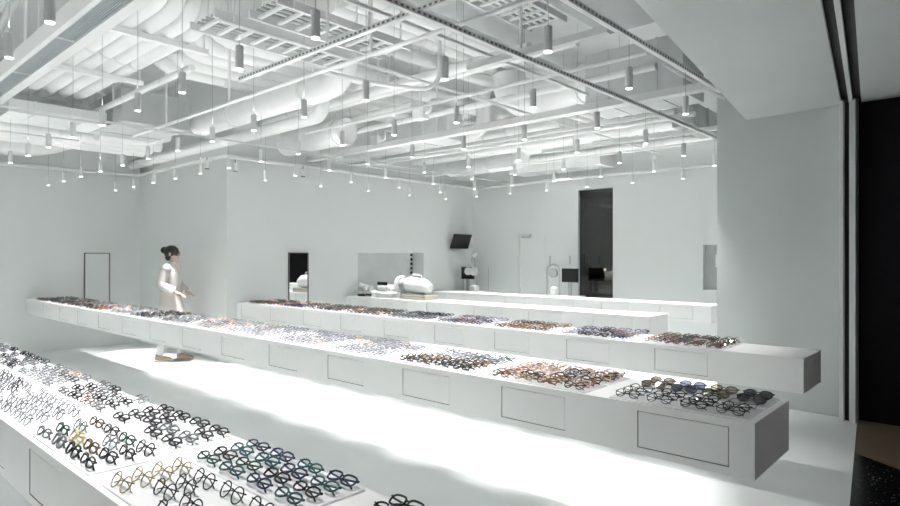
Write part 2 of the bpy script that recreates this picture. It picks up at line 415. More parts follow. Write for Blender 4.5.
ROUND=['round-framed','thin-rimmed']; MIX=['round-framed','square-framed','chunky','oval-framed']; SQ=['square-framed','oval-framed']
Aback=['black','teal','black','mixdark','pale','greys','greys','mixdark']
Afront=['black','goldblack','colours','silver','greys','silver','greys']
for k,p in enumerate(Aback): TRAYS.append(('nearest',VA,-.89-.715*k,'back',k,p,SQ if k<3 else ['thin-rimmed','oval-framed','square-framed'],4,4))
for k,p in enumerate(Afront): TRAYS.append(('nearest',VA,-.87-.715*k,'front',k,p,['thin-rimmed'] if k in(1,3) else (MIX if k==2 else ROUND),4,4))
Bback=['SUN','pink','clear','clear','clear','clear','pale','clear','mixdark','clear','pale','silver','mixdark','greys']
Bfront=['black','brownpink','tort','clear','clear','clear','pale','silver','black','clear','brownpink','mixdark','black','mixdark']
for k,p in enumerate(Bback): TRAYS.append(('second',VB,-1.04-.725*k,'back',k,p,MIX if k else ['oversized'],4,2 if k==0 else 4))
for k,p in enumerate(Bfront): TRAYS.append(('second',VB,-1.04-.725*k,'front',k,p,ROUND if k==0 or p=='clear' else MIX,4,3 if k==0 else 4))
Cback=['tort','navy','tort','navy','black','dkyellow','tort','reddark','reddark']
Cfront=['reddark','navy','brownpink','navy','greys','reddark','dkyellow','navy','reddark']
for k,p in enumerate(Cback): TRAYS.append(('third',VC,-1.73-.725*k,'back',k,p,MIX,4,4))
for k,p in enumerate(Cfront): TRAYS.append(('third',VC,-1.73-.725*k,'front',k,p,MIX,4,4))
TW,TD,TT=.60,.222,.006
items=[]
look={'SUN':'tinted sunglasses','goldblack':'gold and black frames','clear':'clear and silver frames','pale':'pale metal frames','colours':'colourful chunky frames'}
for ti,(cn,v0,xc,row,k,pal,shapes,nc,nr) in enumerate(TRAYS):
    vc=v0+(.128 if row=='front' else .385)
    pr=[proj(xc+sx*TW/2,vc+sy*TD/2,CT) for sx in(-1,1) for sy in(-1,1)]
    if not any(p and -3<p[0]<903 and p[1]<512 for p in pr): continue
    b=MB(); b.rbox(-TW/2,TW/2,-TD/2,TD/2,0,TT,.003)
    o=b.build('display_tray',M['tray'],loc=(xc,vc,CT+.0005))
    desc=look.get(pal,'')
    tag(o,f'clear tray under {desc or "eyeglasses"}, {ORD[k]} {row} tray from open end of {cn} counter','tray','acrylic trays on the counters')
    for i in range(nc):
        for j in range(nr):
            gx=xc+TW/2-(i+.5)*TW/nc; gv=vc-TD/2+(j+.42)*TD/nr-.006
            c=pick(pal) if pal!='SUN' else ['dark-tinted','olive-tinted','blue-tinted','brown-tinted'][i]
            if pal=='goldblack': c='gold' if i==3 else 'black'
            sh=random.choice(shapes)
            if pal in('clear','pale','silver') and sh in('chunky','round-framed'): sh='thin-rimmed'
            if random.random()<.03 and nr>2: continue
            jx=random.uniform(-.004,.004); jv=random.uniform(-.002,.002); rz=R(random.uniform(-3,3))
            p=proj(gx,gv,CT+.03)
            if not p or p[0]<-8 or p[0]>908 or p[1]>512 or p[1]<0: continue
            dg=34 if cn=='nearest' and row=='front' else (62 if cn=='nearest' else 50)
            items.append([p[2],cn,row,k,i,j,gx+jx,gv+jv-.008,rz,c,sh,ti,nr,dg])
items.sort(key=lambda t:t[0])
near=items[:300]; rest=items[300:]
ordc={}
for it in near:                                   # ordinal among those present in the same tray row
    key=(it[11],it[5]); ordc.setdefault(key,[]).append(it[4])
ROWN={2:['front','rear'],3:['front','middle','rear'],4:['front','second','third','rear']}
protos={}
ZG=CT+TT+.0008
for d_,cn,row,k,i,j,gx,gv,rz,c,sh,ti,nr,dg in near:
    key=(sh,c,dg); kind='sunglasses' if 'tinted' in c else 'eyeglasses'
    n=sorted(ordc[(ti,j)]).index(i)
    lab=f'{c} {sh if kind=="eyeglasses" else "oversized"} {kind}, {ROWN[nr][j]} row, {ORD[n]} from right, {ORD[k]} {row} tray on {cn} counter'
    if key not in protos:
        r=empty(kind); parts=[]
        for w,nm in (('frame','frame'),('lens-1','lens'),('lens1','lens'),('temple-1','temple'),('temple1','temple')):
            o=bpy.data.objects.new(nm,part_mesh(sh,c,w,dg)); COL.objects.link(o); o.parent=r; parts.append(o)
        protos[key]=(r,parts)
    else:
        r0,ps=protos[key]; r=r0.copy(); COL.objects.link(r)
        for p in ps:
            q=p.copy(); COL.objects.link(q); q.parent=r
    r.location=(gx,gv,ZG); r.rotation_euler=(0,0,rz)
    tag(r,lab,'glasses' if kind=='eyeglasses' else 'sunglasses','eyeglasses set out on trays' if kind=='eyeglasses' else 'sunglasses at the end of the second counter')
# the farther rows: one uncountable mass
keys=list(FC); mats=[FM[k] for k in keys]+[LM['clear']]
b=MB()
for d_,cn,row,k,i,j,gx,gv,rz,c,sh,ti,nr,dg in rest:
    set_tilt(sh,dg)
    mt=Matrix.Translation((gx,gv,ZG))@Matrix.Rotation(rz,4,'Z'); f=lambda p:mt@Vector(p); mi=keys.index(c)
    g_front(b,sh,10,4,mi,f,1.3)
    for sx in(-1,1):
        g_temple(b,sh,sx,3,3,mi,f); g_lens(b,sh,sx,10,len(mats)-1,f)
o=b.build('eyeglasses_rows',mats); tag(o,'many small rows of mixed eyeglasses covering the far lengths of the counters','glasses','eyeglasses farther along the counters',kind='stuff')

# ------------------------------------------------------------------ pendant spotlights on a grid of slotted rails
COLS=[-1.8-.755*i for i in range(13)]
ROWS=[-.11+.96*j for j in range(10)]
ROWT=['before the nearest counter','over the nearest counter','over the aisle behind the nearest counter','over the second counter','over the aisle where the person walks',
      'over the third counter','over the aisle behind the third counter','over the fourth counter','over the aisle behind the fourth counter','over the rearmost counter']
ZR=2.945; PB=2.6; PL=.14
def pend_meshes():
    b=MB(); b.tube([(0,0,.004),(0,0,PL-.004),(0,0,PL)],[.0235,.0235,.019],18); body=b.mesh('lamp_body',[M['pend']])
    b=MB(); b.tube([(0,0,PL),(0,0,ZR-.02-PB)],.0016,6); wire=b.mesh('wire',[M['wire']])
    b=MB(); b.tube([(0,0,-.001),(0,0,.004)],.020,18); lens=b.mesh('lamp_lens',[M['lens']])
    b=MB(); b.tube([(0,0,PL),(0,0,ZS-.004-PB)],.0016,6); wire2=b.mesh('wire_long',[M['wire']])
    return body,wire,lens,wire2
pm=pend_meshes()
ld=bpy.data.lights.new('spot','SPOT'); ld.energy=285; ld.spot_size=R(33); ld.spot_blend=1.; ld.shadow_soft_size=.027; ld.color=(1,.99,.97)
lu=bpy.data.lights.new('fill_uplight','SPOT'); lu.energy=1.15; lu.spot_size=R(168); lu.spot_blend=.4; lu.shadow_soft_size=.03; lu.color=(1,.99,.97)
HANG=[]
RAILC=(0,1,7)
ld2=ld.copy(); ld2.energy=115; ld2.spot_size=R(58); ld2.spot_blend=1.; ld3=ld.copy(); ld3.energy=150; ld4=ld2.copy(); ld4.energy=60; ld5=ld.copy(); ld5.spot_size=R(21); ld5.spot_blend=.8; ld6=ld.copy(); ld6.energy=170                 # dimmer over the counters
first=None
for j,v in enumerate(ROWS):
    n=0
    for i,x in enumerate(COLS):
        if x<(X1+.15 if v<V2-.1 else X3+.2): continue
        if i==0 and j>=6: continue
        if first is None:
            r=empty('pendant_spotlight'); ps=[]
            for nm,me in zip(('lamp_body','wire','lamp_lens'),pm):
                o=bpy.data.objects.new(nm,me); COL.objects.link(o); o.parent=r; ps.append(o)
            l=bpy.data.objects.new('lamp_light',ld3); COL.objects.link(l); l.parent=r; l.location=(0,0,-.012); ps.append(l)
            first=(r,ps)
        else:
            r=first[0].copy(); COL.objects.link(r)
            off=x<X1+.8 or (v>V2 and x<X3+.7)       # lamps beside the walls are not lit
            for p in first[1]:
                if off and p.type=='LIGHT': continue
                q=p.copy(); COL.objects.link(q); q.parent=r
                if p.type=='LIGHT' and j==0: q.data=ld6
                elif p.type=='LIGHT' and j==4 and x<X3: q.data=ld5
                elif p.type=='LIGHT': q.data=(ld if i else ld3) if j%2==0 else (ld2 if i else ld4)
        if i not in RAILC:
            for p in list(r.children):
                if p.name.startswith('wire'): bpy.data.objects.remove(p)
            HANG.append(r)
        if i not in RAILC and not off:            # upward fill light added over these lamps to brighten the ceiling
            l=bpy.data.objects.new('added_uplight',lu); COL.objects.link(l); l.parent=r; l.location=(0,0,PL+.03); l.rotation_euler=(R(180),0,0)
        r.location=(x,v,PB)
        tag(r,f'white pendant spotlight, {ORD[n]} from right in row {ROWT[j]}','pendant lamp','white pendant spotlights in a grid'); n+=1
def rail(x0,v0,x1,v1,z,label,name='lighting_rail',m='slot',w=.034,h=.034,rods=(),cat='rail'):
    L=math.hypot(x1-x0,v1-v0); root=empty(name,(x0,v0,z)); root.rotation_euler=(0,0,math.atan2(-(x1-x0),(v1-v0)))
    b=MB(); b.box(-w/2,w/2,0,L,-h/2,h/2); b.build('channel',M[m],root)
    for t in rods:
        b=MB(); b.tube([(0,t,h/2),(0,t,ZS-z)],.011,8); b.build('hanger_rod',M['pipe'],root)
    return tag(root,label,cat,'white ceiling rails carrying lamps')
for i,x in enumerate(COLS):
    if i not in RAILC: continue
    ve=5.5 if i==0 else (V4-.14 if x>X3+.1 else V2-.14)
    rail(x,YN+.1,x,ve,ZR,f'white slender lamp rail running front to back, {ORD[RAILC.index(i)]} of three from the open front',m='slot' if i<2 else 'metal',w=.034 if i<2 else .02,h=.034 if i<2 else .02,rods=())
for v,lab in ((2.58,'over the front edge of the second counter'),):
    rail(-4.7,v,-1.75,v,ZR+.04,f'white slotted rail running lengthwise {lab}',rods=(1.2,))
for v,lab,xa in ((3.64,'over the aisle where the person walks',-3.1),(7.25,'behind the fourth counter',-4.8)):
    rail(xa,v,-1.9,v,ZR+.045,f'plain white square rail running lengthwise {lab}',m='metal',w=.05,h=.05,rods=(.5,))
r=rail(X3+.1,5.55,-1.9,5.55,ZR+.06,'deep pale double rail crossing the room behind the third counter','double_rail','metal',.11,.03,rods=(.7,2.75))
b=MB(); b.box(-.06,-.05,0,6.1,-.015,.05); b.box(.05,.06,0,6.1,-.015,.05); b.build('flange',M['metal'],r)

# ------------------------------------------------------------------ ceiling services
cnt=0
def pipe(path,r,label,name='service_pipe',m='pipe',seg=14,fil=None,bands=(),cat='pipe',grp='white pipes under the ceiling slab'):
    b=MB(); pts=fillet(path,fil or r*2.2) if len(path)>2 else [Vector(p) for p in path]
    b.tube(pts,r,seg); o=b.build(name,M[m])
    P=[Vector(p) for p in path]
    for (si,t) in bands:
        a,c=P[si],P[si+1]; q=a.lerp(c,t); dd=(c-a).normalized()
        k=MB(); k.tube([q-dd*.022,q+dd*.022],r*1.09,seg); k.build('pipe_collar',M['metal'],o)
    return tag(o,label,cat,grp)
for i,v in enumerate((1.80,1.965,2.13,2.295,2.46)):
    pipe([(-4.6-.12*i,v,ZS-.004),(-4.6-.12*i,v,3.5),(X1+.05,v,3.5)],.074,f'thick white lengthwise pipe with elbow, {ORD[i]} from the grille in the bank beside it',bands=((1,.25),(1,.55)),fil=.25)
for i,x in enumerate((-5.45,-6.95,-8.6,-10.2)):
    t=empty('pipe_bracket',(x,1.66,3.395)); b=MB(); b.box(-.03,.03,0,1.0,-.025,.025); b.build('bracket_bar',M['pipe'],t)
    for y in (.03,.97):
        b=MB(); b.tube([(0,y,.025),(0,y,ZS-3.395)],.009,6); b.build('hanger_rod',M['pipe'],t)
    tag(t,f'white bracket bar under the bank of thick pipes, {ORD[i]} from the right','bracket','pipe brackets')
for i,x in enumerate((-5.55,-5.86,-6.17,-6.5,-6.84)):
    pipe([(x,2.75,ZS-.004),(x,2.75,3.62),(x,9.4,3.62)],.098,f'white crosswise pipe above the round duct, {ORD[i]} from the right in its bank',bands=((1,.12),(1,.35)),fil=.25)
for i,x in enumerate((-4.2,-4.41,-4.62,-5.12)):
    pipe([(x,3.45,3.86),(x,9.4,3.86)],.085,f'white crosswise pipe close under the slab, {ORD[i]} from the right in its bank',bands=((0,.05),(0,.2)))
for i,x in enumerate((-3.45,-3.62,-3.79,-3.96,-4.13)):
    pipe([(x,6.45,3.34),(x,9.4,3.34)],.042,f'slim white crosswise pipe behind the plenum box, {ORD[i]} from the right',bands=((0,.3),))
for i,x in enumerate((-9.65,-9.98,-10.31)):
    pipe([(x,-.6,3.22),(x,3.95,3.22)],.10,f'white crosswise pipe near the left wall, {ORD[i]} from the right',bands=((0,.7),))
# ducts
def duct(path,r,label,**k): return pipe(path,r,label,name='air_duct',cat='duct',grp='white air ducts',seg=22,fil=r*2.4,**k)
duct([(-8.0,3.80,3.27),(-4.87,3.80,3.27),(-4.87,3.80,ZS-.004)],.145,'fat white round duct running lengthwise then turning up, above the walking aisle',bands=((0,.3),(0,.8)))
duct([(-7.7,4.95,3.14),(-6.3,4.95,3.14)],.17,'short fat white round duct above the left end of the third counter',bands=((0,.9),))
duct([(-10.75,-.8,3.16),(-10.75,2.6,3.16),(-10.75,3.1,3.4),(-10.75,4.15,3.4)],.165,'white round duct with a swan bend along the left wall')
duct([(-9.28,2.95,3.24),(-9.28,3.5,3.24),(-9.28,3.9,3.36)],.13,'short white flexible duct beneath the grey air unit near left corner')
t=duct([(-3.32,6.05,3.45),(-3.65,6.05,3.45),(-3.98,6.05,3.36),(-4.3,6.05,3.40),(-4.48,6.05,3.55),(-4.5,6.05,3.74)],.21,'very fat white flexible duct sagging from the big plenum box',bands=((0,.5),))
duct([(-7.8,7.0,3.33),(-4.3,7.0,3.33)],.16,'white round duct running lengthwise over the fourth counter',bands=((0,.4),(0,.75)))
duct([(-7.6,8.4,3.14),(-6.0,8.4,3.14),(-6.0,8.4,3.36),(-4.6,8.4,3.36)],.15,'white round duct with a double bend above the rearmost counter',bands=((0,.6),))
pipe([(X1+.05,4.10,3.09),(-5.65,4.10,3.09),(-5.65,4.10,3.5)],.075,'white pipe leaving the left corner lengthwise and turning up',bands=((0,.2),(0,.75)))
pipe([(-7.7,6.35,3.2),(-5.15,6.35,3.2),(-5.15,6.35,3.7)],.095,'white pipe with upturned elbow behind the third counter',bands=((0,.5),))
pipe([(-7.9,5.2,3.35),(-5.3,5.2,3.35)],.06,'white mid sized lengthwise pipe above the third counter')
pipe([(-7.9,6.75,3.12),(-2.7,6.75,3.12)],.05,'white slim lengthwise pipe above the fourth counter')
pipe([(-7.9,7.7,3.22),(-2.95,7.7,3.22)],.06,'white lengthwise pipe behind the fourth counter',bands=((0,.5),))
pipe([(-7.9,7.88,3.22),(-2.95,7.88,3.22)],.05,'white lengthwise pipe paired beside the one behind the fourth counter')
# perimeter pipes at the wall heads
pipe([(X1+.09,YN+.1,ZC-.01),(X1+.09,V2-.09,ZC-.01),(X3+.09,V2-.09,ZC-.01),(X3+.09,V4-.09,ZC-.01),(-2.3,V4-.09,ZC-.01)],.033,'long white perimeter pipe following the tops of the walls',fil=.08,bands=((0,.8),(1,.5),(2,.3),(2,.6),(3,.4)))
# conduits
for i,(v,z,xa,xc_) in enumerate(((3.02,3.04,-8.2,-1.9),(4.45,3.06,-6.5,-2.0),(6.2,2.99,-7.9,-2.6),(8.05,2.99,-7.9,-2.6))):
    pipe([(xa,v,z),(xc_,v,z)],.017,f'thin white lengthwise conduit, {ORD[i]} of the scattered thin ones',name='cable_conduit',seg=8,cat='conduit',grp='thin white conduits')
for i,(x,z,va,vb) in enumerate(((-3.05,3.12,1.6,5.4),(-3.95,3.12,2.0,9.3),(-7.86,3.02,6.0,9.4),(-2.1,3.12,5.0,6.5),(-9.2,3.06,1.6,2.7))):
    pipe([(x,va,z),(x,vb,z)],.015,f'thin white crosswise conduit, {ORD[i]} of the crosswise thin ones',name='cable_conduit',seg=8,cat='conduit',grp='thin white conduits')
def hangers(o,pts,top=ZS-.004):
    for (x,v,z) in pts:
        k=MB(); k.tube([(x,v,z),(x,v,top)],.012,8); k.build('hanger_rod',M['pipe'],o)
for o in list(bpy.data.objects):
    if o.name=='cable_conduit': hangers(o,[(-7.2,3.02,3.04),(-5.72,3.02,3.04),(-3.55,3.02,3.04)])
for i,(v,z,r_,xa,xc_) in enumerate(((4.62,3.42,.055,-7.8,-3.2),(4.78,3.42,.04,-7.8,-2.8),(5.30,3.22,.035,-7.8,-2.3),(6.52,3.02,.03,-7.8,-2.4),(8.85,3.2,.06,-7.8,-3.0),(2.72,3.365,.035,-10.5,-5.9))):
    o=pipe([(xa,v,z),(xc_,v,z)],r_,f'white lengthwise small pipe on hangers, {ORD[i]} of the hung small ones',bands=((0,.15),(0,.4),(0,.62),(0,.85)),seg=10)
    hangers(o,[(xa+1.12,v,z+r_),(xa+2.5,v,z+r_)])
pipe([(-4.35,3.05,3.10),(-4.15,3.7,3.06),(-3.85,4.1,3.04),(-3.85,4.1,3.5)],.02,'bent white flexible conduit dipping below the crosswise pipes',name='cable_conduit',seg=8,fil=.2,cat='conduit',grp='thin white conduits')
# hanging threaded rods
# boxes
def duct_box(x0,x1,v0,v1,z0,z1,m,label,name='duct_box',cat='duct',seams=3,hang=False):
    root=empty(name,((x0+x1)/2,(v0+v1)/2,z0)); a,c,h=(x1-x0)/2,(v1-v0)/2,z1-z0
    b=MB(); b.box(-a,a,-c,c,0,h); b.build('casing',M[m],root)
    e=.008
    for k in range(seams):
        b=MB()
        if a>c: t=-a+(k+.5)*2*a/seams; b.box(t-.012,t+.012,-c-e,c+e,-e,h+e)
        else: t=-c+(k+.5)*2*c/seams; b.box(-a-e,a+e,t-.012,t+.012,-e,h+e)
        b.build('seam_flange',M[m],root)
    if hang:
        for sx in(-1,1):
            for sy in (-1,1):
                b=MB(); b.tube([(sx*(a+.015),sy*c*.8,h*.2),(sx*(a+.015),sy*c*.8,ZS-z0)],.008,6); b.build('hanger_rod',M['pipe'],root)
    return tag(root,label,cat,'ceiling duct boxes')
duct_box(-9.1,-7.9,2.78,3.6,3.16,3.56,'galv','grey boxy air unit hanging above the left end of the second counter','air_unit','air unit',2)
duct_box(-8.85,-8.15,1.7,2.7,3.12,3.27,'lgrey','flat white duct with dark side slot in front of grey air unit',seams=2,hang=False)
duct_box(-3.3,-2.25,5.8,6.35,3.08,3.66,'lgrey','big pale plenum box joined to the fat sagging duct',name='plenum_box',seams=2)
duct_box(-2.85,-2.6,7.02,7.95,3.02,3.28,'galv','dark grey duct box hanging just beside the pillar',seams=1)
duct_box(-6.25,-5.3,5.78,6.1,3.04,3.40,'lgrey','pale rectangular duct box behind the double rail',seams=1)
duct_box(-6.7,-4.85,9.0,9.5,3.02,3.46,'ceil','long white duct box against the top of the back wall',seams=2)
b=MB(); b.box(-2.53,-1.55,YN+.05,4.8,3.42,ZS-.002); o=b.build('bulkhead_duct',M['dgrey']); tag(o,'large grey bulkhead duct running crosswise beside the lowered ceiling','duct')
# cable ladders
def ladder(x0,x1,v0,v1,z,label,pitch=.14):
    root=empty('cable_ladder',(x0,v0,z)); W=x1-x0; L=v1-v0
    for x in (0,W):
        b=MB(); b.box(x-.012,x+.012,0,L,-.03,.03); b.build('side_rail',M['metal'],root)
    b=MB(); n=int(L/pitch)
    for k in range(n): b.box(.012,W-.012,(k+.5)*L/n-.014,(k+.5)*L/n+.014,-.02,.0)
    b.build('rungs',M['metal'],root)
    b=MB()
    for k in range(4): b.tube([(W*(.2+.18*k),.02,.012),(W*(.2+.18*k)+.02,L*.5,.012),(W*(.2+.18*k),L-.02,.012)],.012,6)
    b.build('cables',M['galv'],root)
    for x in (-.02,W+.02):
        for y in (L*.1,L*.9):
            b=MB(); b.tube([(x,y,-.03),(x,y,ZS-z)],.007,6); b.build('hanger_rod',M['pipe'],root)
    return tag(root,label,'cable ladder','white cable ladders')
ladder(-4.46,-4.1,2.05,3.45,3.22,'white cable ladder with rungs ahead of the upturned round duct')
ladder(-3.98,-3.62,2.25,3.5,3.24,'white cable ladder with rungs above the left part of the second counter')
ladder(-3.45,-3.05,1.5,5.0,3.75,'long white cable ladder high near the grey bulkhead duct')
ladder(-7.6,-7.15,4.6,8.8,3.82,'white cable ladder crossing high over the optical machines')
# linear grille
g=empty('ceiling_grille',(-1.6,1.24,3.0)); GL=8.4
b=MB(); b.box(-GL,0,.035,.145,.06,.12); b.build('duct_back',M['dark'],g)
b=MB(); b.box(-GL,0,-.012,.022,0,.12); b.box(-GL,0,.142,.215,-.005,.12); b.build('frame',M['metal'],g)
b=MB()
for k in range(8): b.box(-GL,0,.0285+k*.0145,.0335+k*.0145,.004,.055)
b.build('fins',M['grille'],g)
for k in range(8):
    b=MB(); b.box(-GL+.6+k*1.15,-GL+.615+k*1.15,.022,.142,.001,.05); b.build('cross_bar',M['metal'],g)
for x in (-1.2,-4.2,-7.2):
    b=MB(); b.tube([(x,.08,.12),(x,.08,ZS-3.0)],.012,8); b.build('hanger_rod',M['pipe'],g)
tag(g,'long grey linear air grille with white edges running lengthwise overhead','air grille')
# black hose above grille
pipe([(-4.2,1.12,3.75),(-4.6,1.15,3.42),(-5.2,1.13,3.36),(-6.2,1.15,3.2)],.03,'dark flexible hose lying behind the long air grille',name='flexible_hose',m='galv',fil=.2,cat='hose',grp='flexible hoses')
for i,(x,v,z) in enumerate(((-2.75,8.5,3.3),(-3.25,7.4,3.3),(-4.4,7.35,3.28),(-5.0,5.0,3.1),(-6.62,5.75,3.1),(-6.95,5.45,3.1))):
    t=empty('valve_box',(x,v,z)); b=MB(); b.rbox(-.09,.09,-.07,.07,0,.14,.02); b.build('casing',M['pipe'],t)
    b=MB(); b.tube([(0,0,.14),(0,0,.3)],.012,8); b.build('stem',M['pipe'],t)
    b=MB(); b.tube(fillet([(.09,0,.07),(.17,0,.07),(.17,0,.2),(.17,.12,.2)],.05),.02,8); b.build('outlet_pipe',M['pipe'],t)
    tag(t,f'small white valve box tucked among the ceiling pipes, {ORD[i]} from the open side','valve box','valve boxes among the pipes')
# track heads with dark apertures at the wall corner
for i,(x,v,z) in enumerate(((-8.25,4.02,2.80),(-7.98,4.30,2.77),(-7.95,5.40,2.80))):
    t=empty('wall_spotlight',(x,v,z)); b=MB(); b.tube([(0,0,-.06),(0,0,.05)],.038,14); b.build('lamp_head',M['pend'],t)
    b=MB(); b.tube([(0,0,-.066),(0,0,-.059)],.034,14); b.build('aperture',M['black'],t)
    b=MB(); b.tube([(0,0,.05),(0,0,.10)],.008,8); b.build('stem',M['wire'],t)
    tag(t,['unlit white spotlight head left of the wall corner above the person','unlit white spotlight head just right of the wall corner','unlit white spotlight head above the tall mirror'][i],'spotlight','unlit spotlight heads')
t=empty('linear_lamp',(-5.7,9.2,2.86)); b=MB(); b.box(-.18,.18,-.03,.03,0,.03); b.build('housing',M['metal'],t); b=MB(); b.box(-.17,.17,-.02,.02,-.006,0); b.build('diffuser',M['lens'],t)
for x in(-.12,.12):
    b=MB(); b.tube([(x,0,.03),(x,0,.158)],.004,6); b.build('wire',M['wire'],t)
tag(t,'short bright linear lamp hanging above the dark glass door','lamp')

# ------------------------------------------------------------------ mirrors, television
def mirror(x,v0,v1,z0,z1,label,plain=False):
    t=empty('wall_mirror_panel' if plain else 'wall_mirror',(x,(v0+v1)/2,z0)); w=(v1-v0)/2; h=z1-z0; f=.014
    b=MB(); b.box(.001,.018,-w+f,w-f,f,h-f); b.build('panel_board' if plain else 'mirror_glass',M['wall' if plain else 'mirror'],t)
    b=MB(); b.box(.001,.026,-w,-w+f,0,h); b.box(.001,.026,w-f,w,0,h); b.box(.001,.026,-w+f,w-f,h-f,h); b.box(.001,.026,-w+f,w-f,0,f); b.build('mirror_frame',M['mirframe'],t)
    tag(t,label,'hatch' if plain else 'mirror')
mirror(X1,3.36,3.75,.45,1.57,'tall slim white hatch with dark outline on the far left wall',True)  # mirror given as white panel; the wall it reflects is painted on
mirror(X3,5.23,5.59,.45,1.57,'tall slim wall mirror with dark reflection behind the third counter')
t=empty('television',(X3+.02,9.1,1.86)); b=MB()
mx=Matrix.Rotation(R(22),4,'Y')
b.box(.12,.15,-.26,.26,-.15,.15,mtx=mx); b.build('casing',M['black'],t)
b=MB(); b.box(.1505,.1525,-.245,.245,-.135,.135,mtx=mx); b.build('screen',M['screen'],t)
b=MB(); b.box(0,.02,-.06,.06,-.06,.06); b.box(.015,.135,-.015,.015,-.03,.0); b.build('wall_bracket',M['mgrey'],t)
tag(t,'black flat television tilted downward high on wall near the back corner','television')
for i in range(5):
    b=MB(); b.tube([(0,0,0),(.012,0,0)],.026,12); b.tube([(.012,0,0),(.016,0,0)],.02,12,1)
    tag(b.build('niche_knob',[M['black'],M['dark']],loc=(X3-.279,8.13,1.54-.085*i)),f'round black knob at the right of wall niche, {ORD[i]} from the top','knob','black knobs in the wall niche')

for i,(x,v) in enumerate(((1.3,1.6),(.9,3.9))):  # unseen downlights added to brighten the counter ends and pillar
    t=empty('added_downlight',(x,v,ZC-.012)); b=MB(); b.tube([(0,0,0),(0,0,.011)],.07,20); b.build('trim_ring',M['metal'],t)
    b=MB(); b.tube([(0,0,-.002),(0,0,.001)],.055,20); b.build('lamp_lens',M['lens'],t)
    l=bpy.data.lights.new('downlight','SPOT'); l.energy=18; l.spot_size=R(150); l.spot_blend=.6; l.shadow_soft_size=.06
    o=bpy.data.objects.new('lamp_light',l); COL.objects.link(o); o.parent=t; o.location=(0,0,-.02)
    tag(t,f'added unseen downlight in the exterior ceiling outside the open front, {ORD[i]} from the street','lamp','added exterior downlights')

# ------------------------------------------------------------------ optical machines on the fourth counter
def machine(name,loc,label,cat,rz=0): return tag(empty(name,loc,rz),label,cat)
zc=CT+.001
t=machine('lensmeter',(-7.85,6.55,zc),'small white lens meter with black foot, leftmost machine on fourth counter','optical machine')
b=MB(); b.rbox(-.10,.10,-.09,.09,0,.035,.012); b.build('foot',M['black'],t)
b=MB(); b.rbox(-.035,.035,-.03,.05,.035,.17,.012); b.build('column',M['machine'],t)
b=MB(); b.tube([(-.0,-.12,.20),(0,.07,.14)],[.028,.038],14); b.build('eyepiece_tube',M['machine'],t)
b=MB(); b.cyl(.075,0,.07,.10,.03,14); b.tube([(.035,0,.085),(.075,0,.085)],.012,8); b.build('dial',M['mgrey'],t)
t=machine('edge_polisher',(-7.60,6.52,zc),'low white polishing machine with round wheel beside the lens meter','optical machine')
b=MB(); b.rbox(-.10,.10,-.10,.10,0,.10,.03); b.build('body',M['machine'],t)
b=MB(); b.tube([(-.03,-.06,.13),(.03,-.06,.13)],.05,18); b.build('wheel',M['mgrey'],t)
b=MB(); b.box(-.07,.07,-.104,-.10,.02,.05); b.build('front_panel',M['black'],t)
t=machine('autorefractor',(-7.28,6.55,zc),'boxy white tabletop refractor with dark screen on the fourth counter','optical machine')
b=MB(); b.rbox(-.19,.19,-.14,.14,0,.10,.03); b.build('base',M['machine'],t)
b=MB(); b.rbox(-.17,.08,-.11,.12,.10,.20,.03); b.build('body',M['machine'],t)
b=MB(); b.box(-.16,.06,-.09,-.07,.20,.25); b.build('screen',M['screen'],t)
b=MB(); b.rbox(.09,.17,-.09,.07,.10,.16,.02); b.build('chin_rest',M['machine'],t)
b=MB(); b.cyl(.14,.06,.16,.22,.006,8); b.sphere((.14,.06,.23),.014); b.build('joystick',M['black'],t)
t=machine('lens_edger',(-6.72,6.58,zc+.085),'large white barrel shaped lens machine on a beige box','optical machine')
b=MB(); b.tube([(-.31,0,.13),(-.27,0,.13),(-.25,0,.13)],[.135,.14,.12],28); b.build('ring_front',M['machine'],t)
b=MB(); b.tube([(-.25,0,.13),(-.12,0,.13)],[.095,.115],26); b.build('grey_collar',M['mgrey'],t)
b=MB(); b.tube([(-.12,0,.13),(-.08,0,.13),(.22,0,.11),(.34,0,.09),(.36,0,.09)],[.105,.128,.12,.075,.05],28); b.build('barrel',M['machine'],t)
b=MB(); b.tube(fillet([(-.02,0,.255),(-.02,0,.285),(.16,0,.275),(.16,0,.235)],.02),.014,10); b.build('carry_handle',M['mgrey'],t)
b=MB(); b.rbox(-.30,-.2,-.10,.10,-.084,.01,.015); b.build('front_foot',M['machine'],t)
t=tag(empty('wooden_box',(-6.62,6.58,zc)),'olive beige box supporting the barrel shaped lens machine','box')
b=MB(); b.rbox(-.22,.28,-.14,.14,0,.075,.008); b.build('box_body',M['olive'],t)
b=MB(); b.box(-.2,.26,-.142,-.14,.045,.05); b.build('lid_line',M['dark'],t)
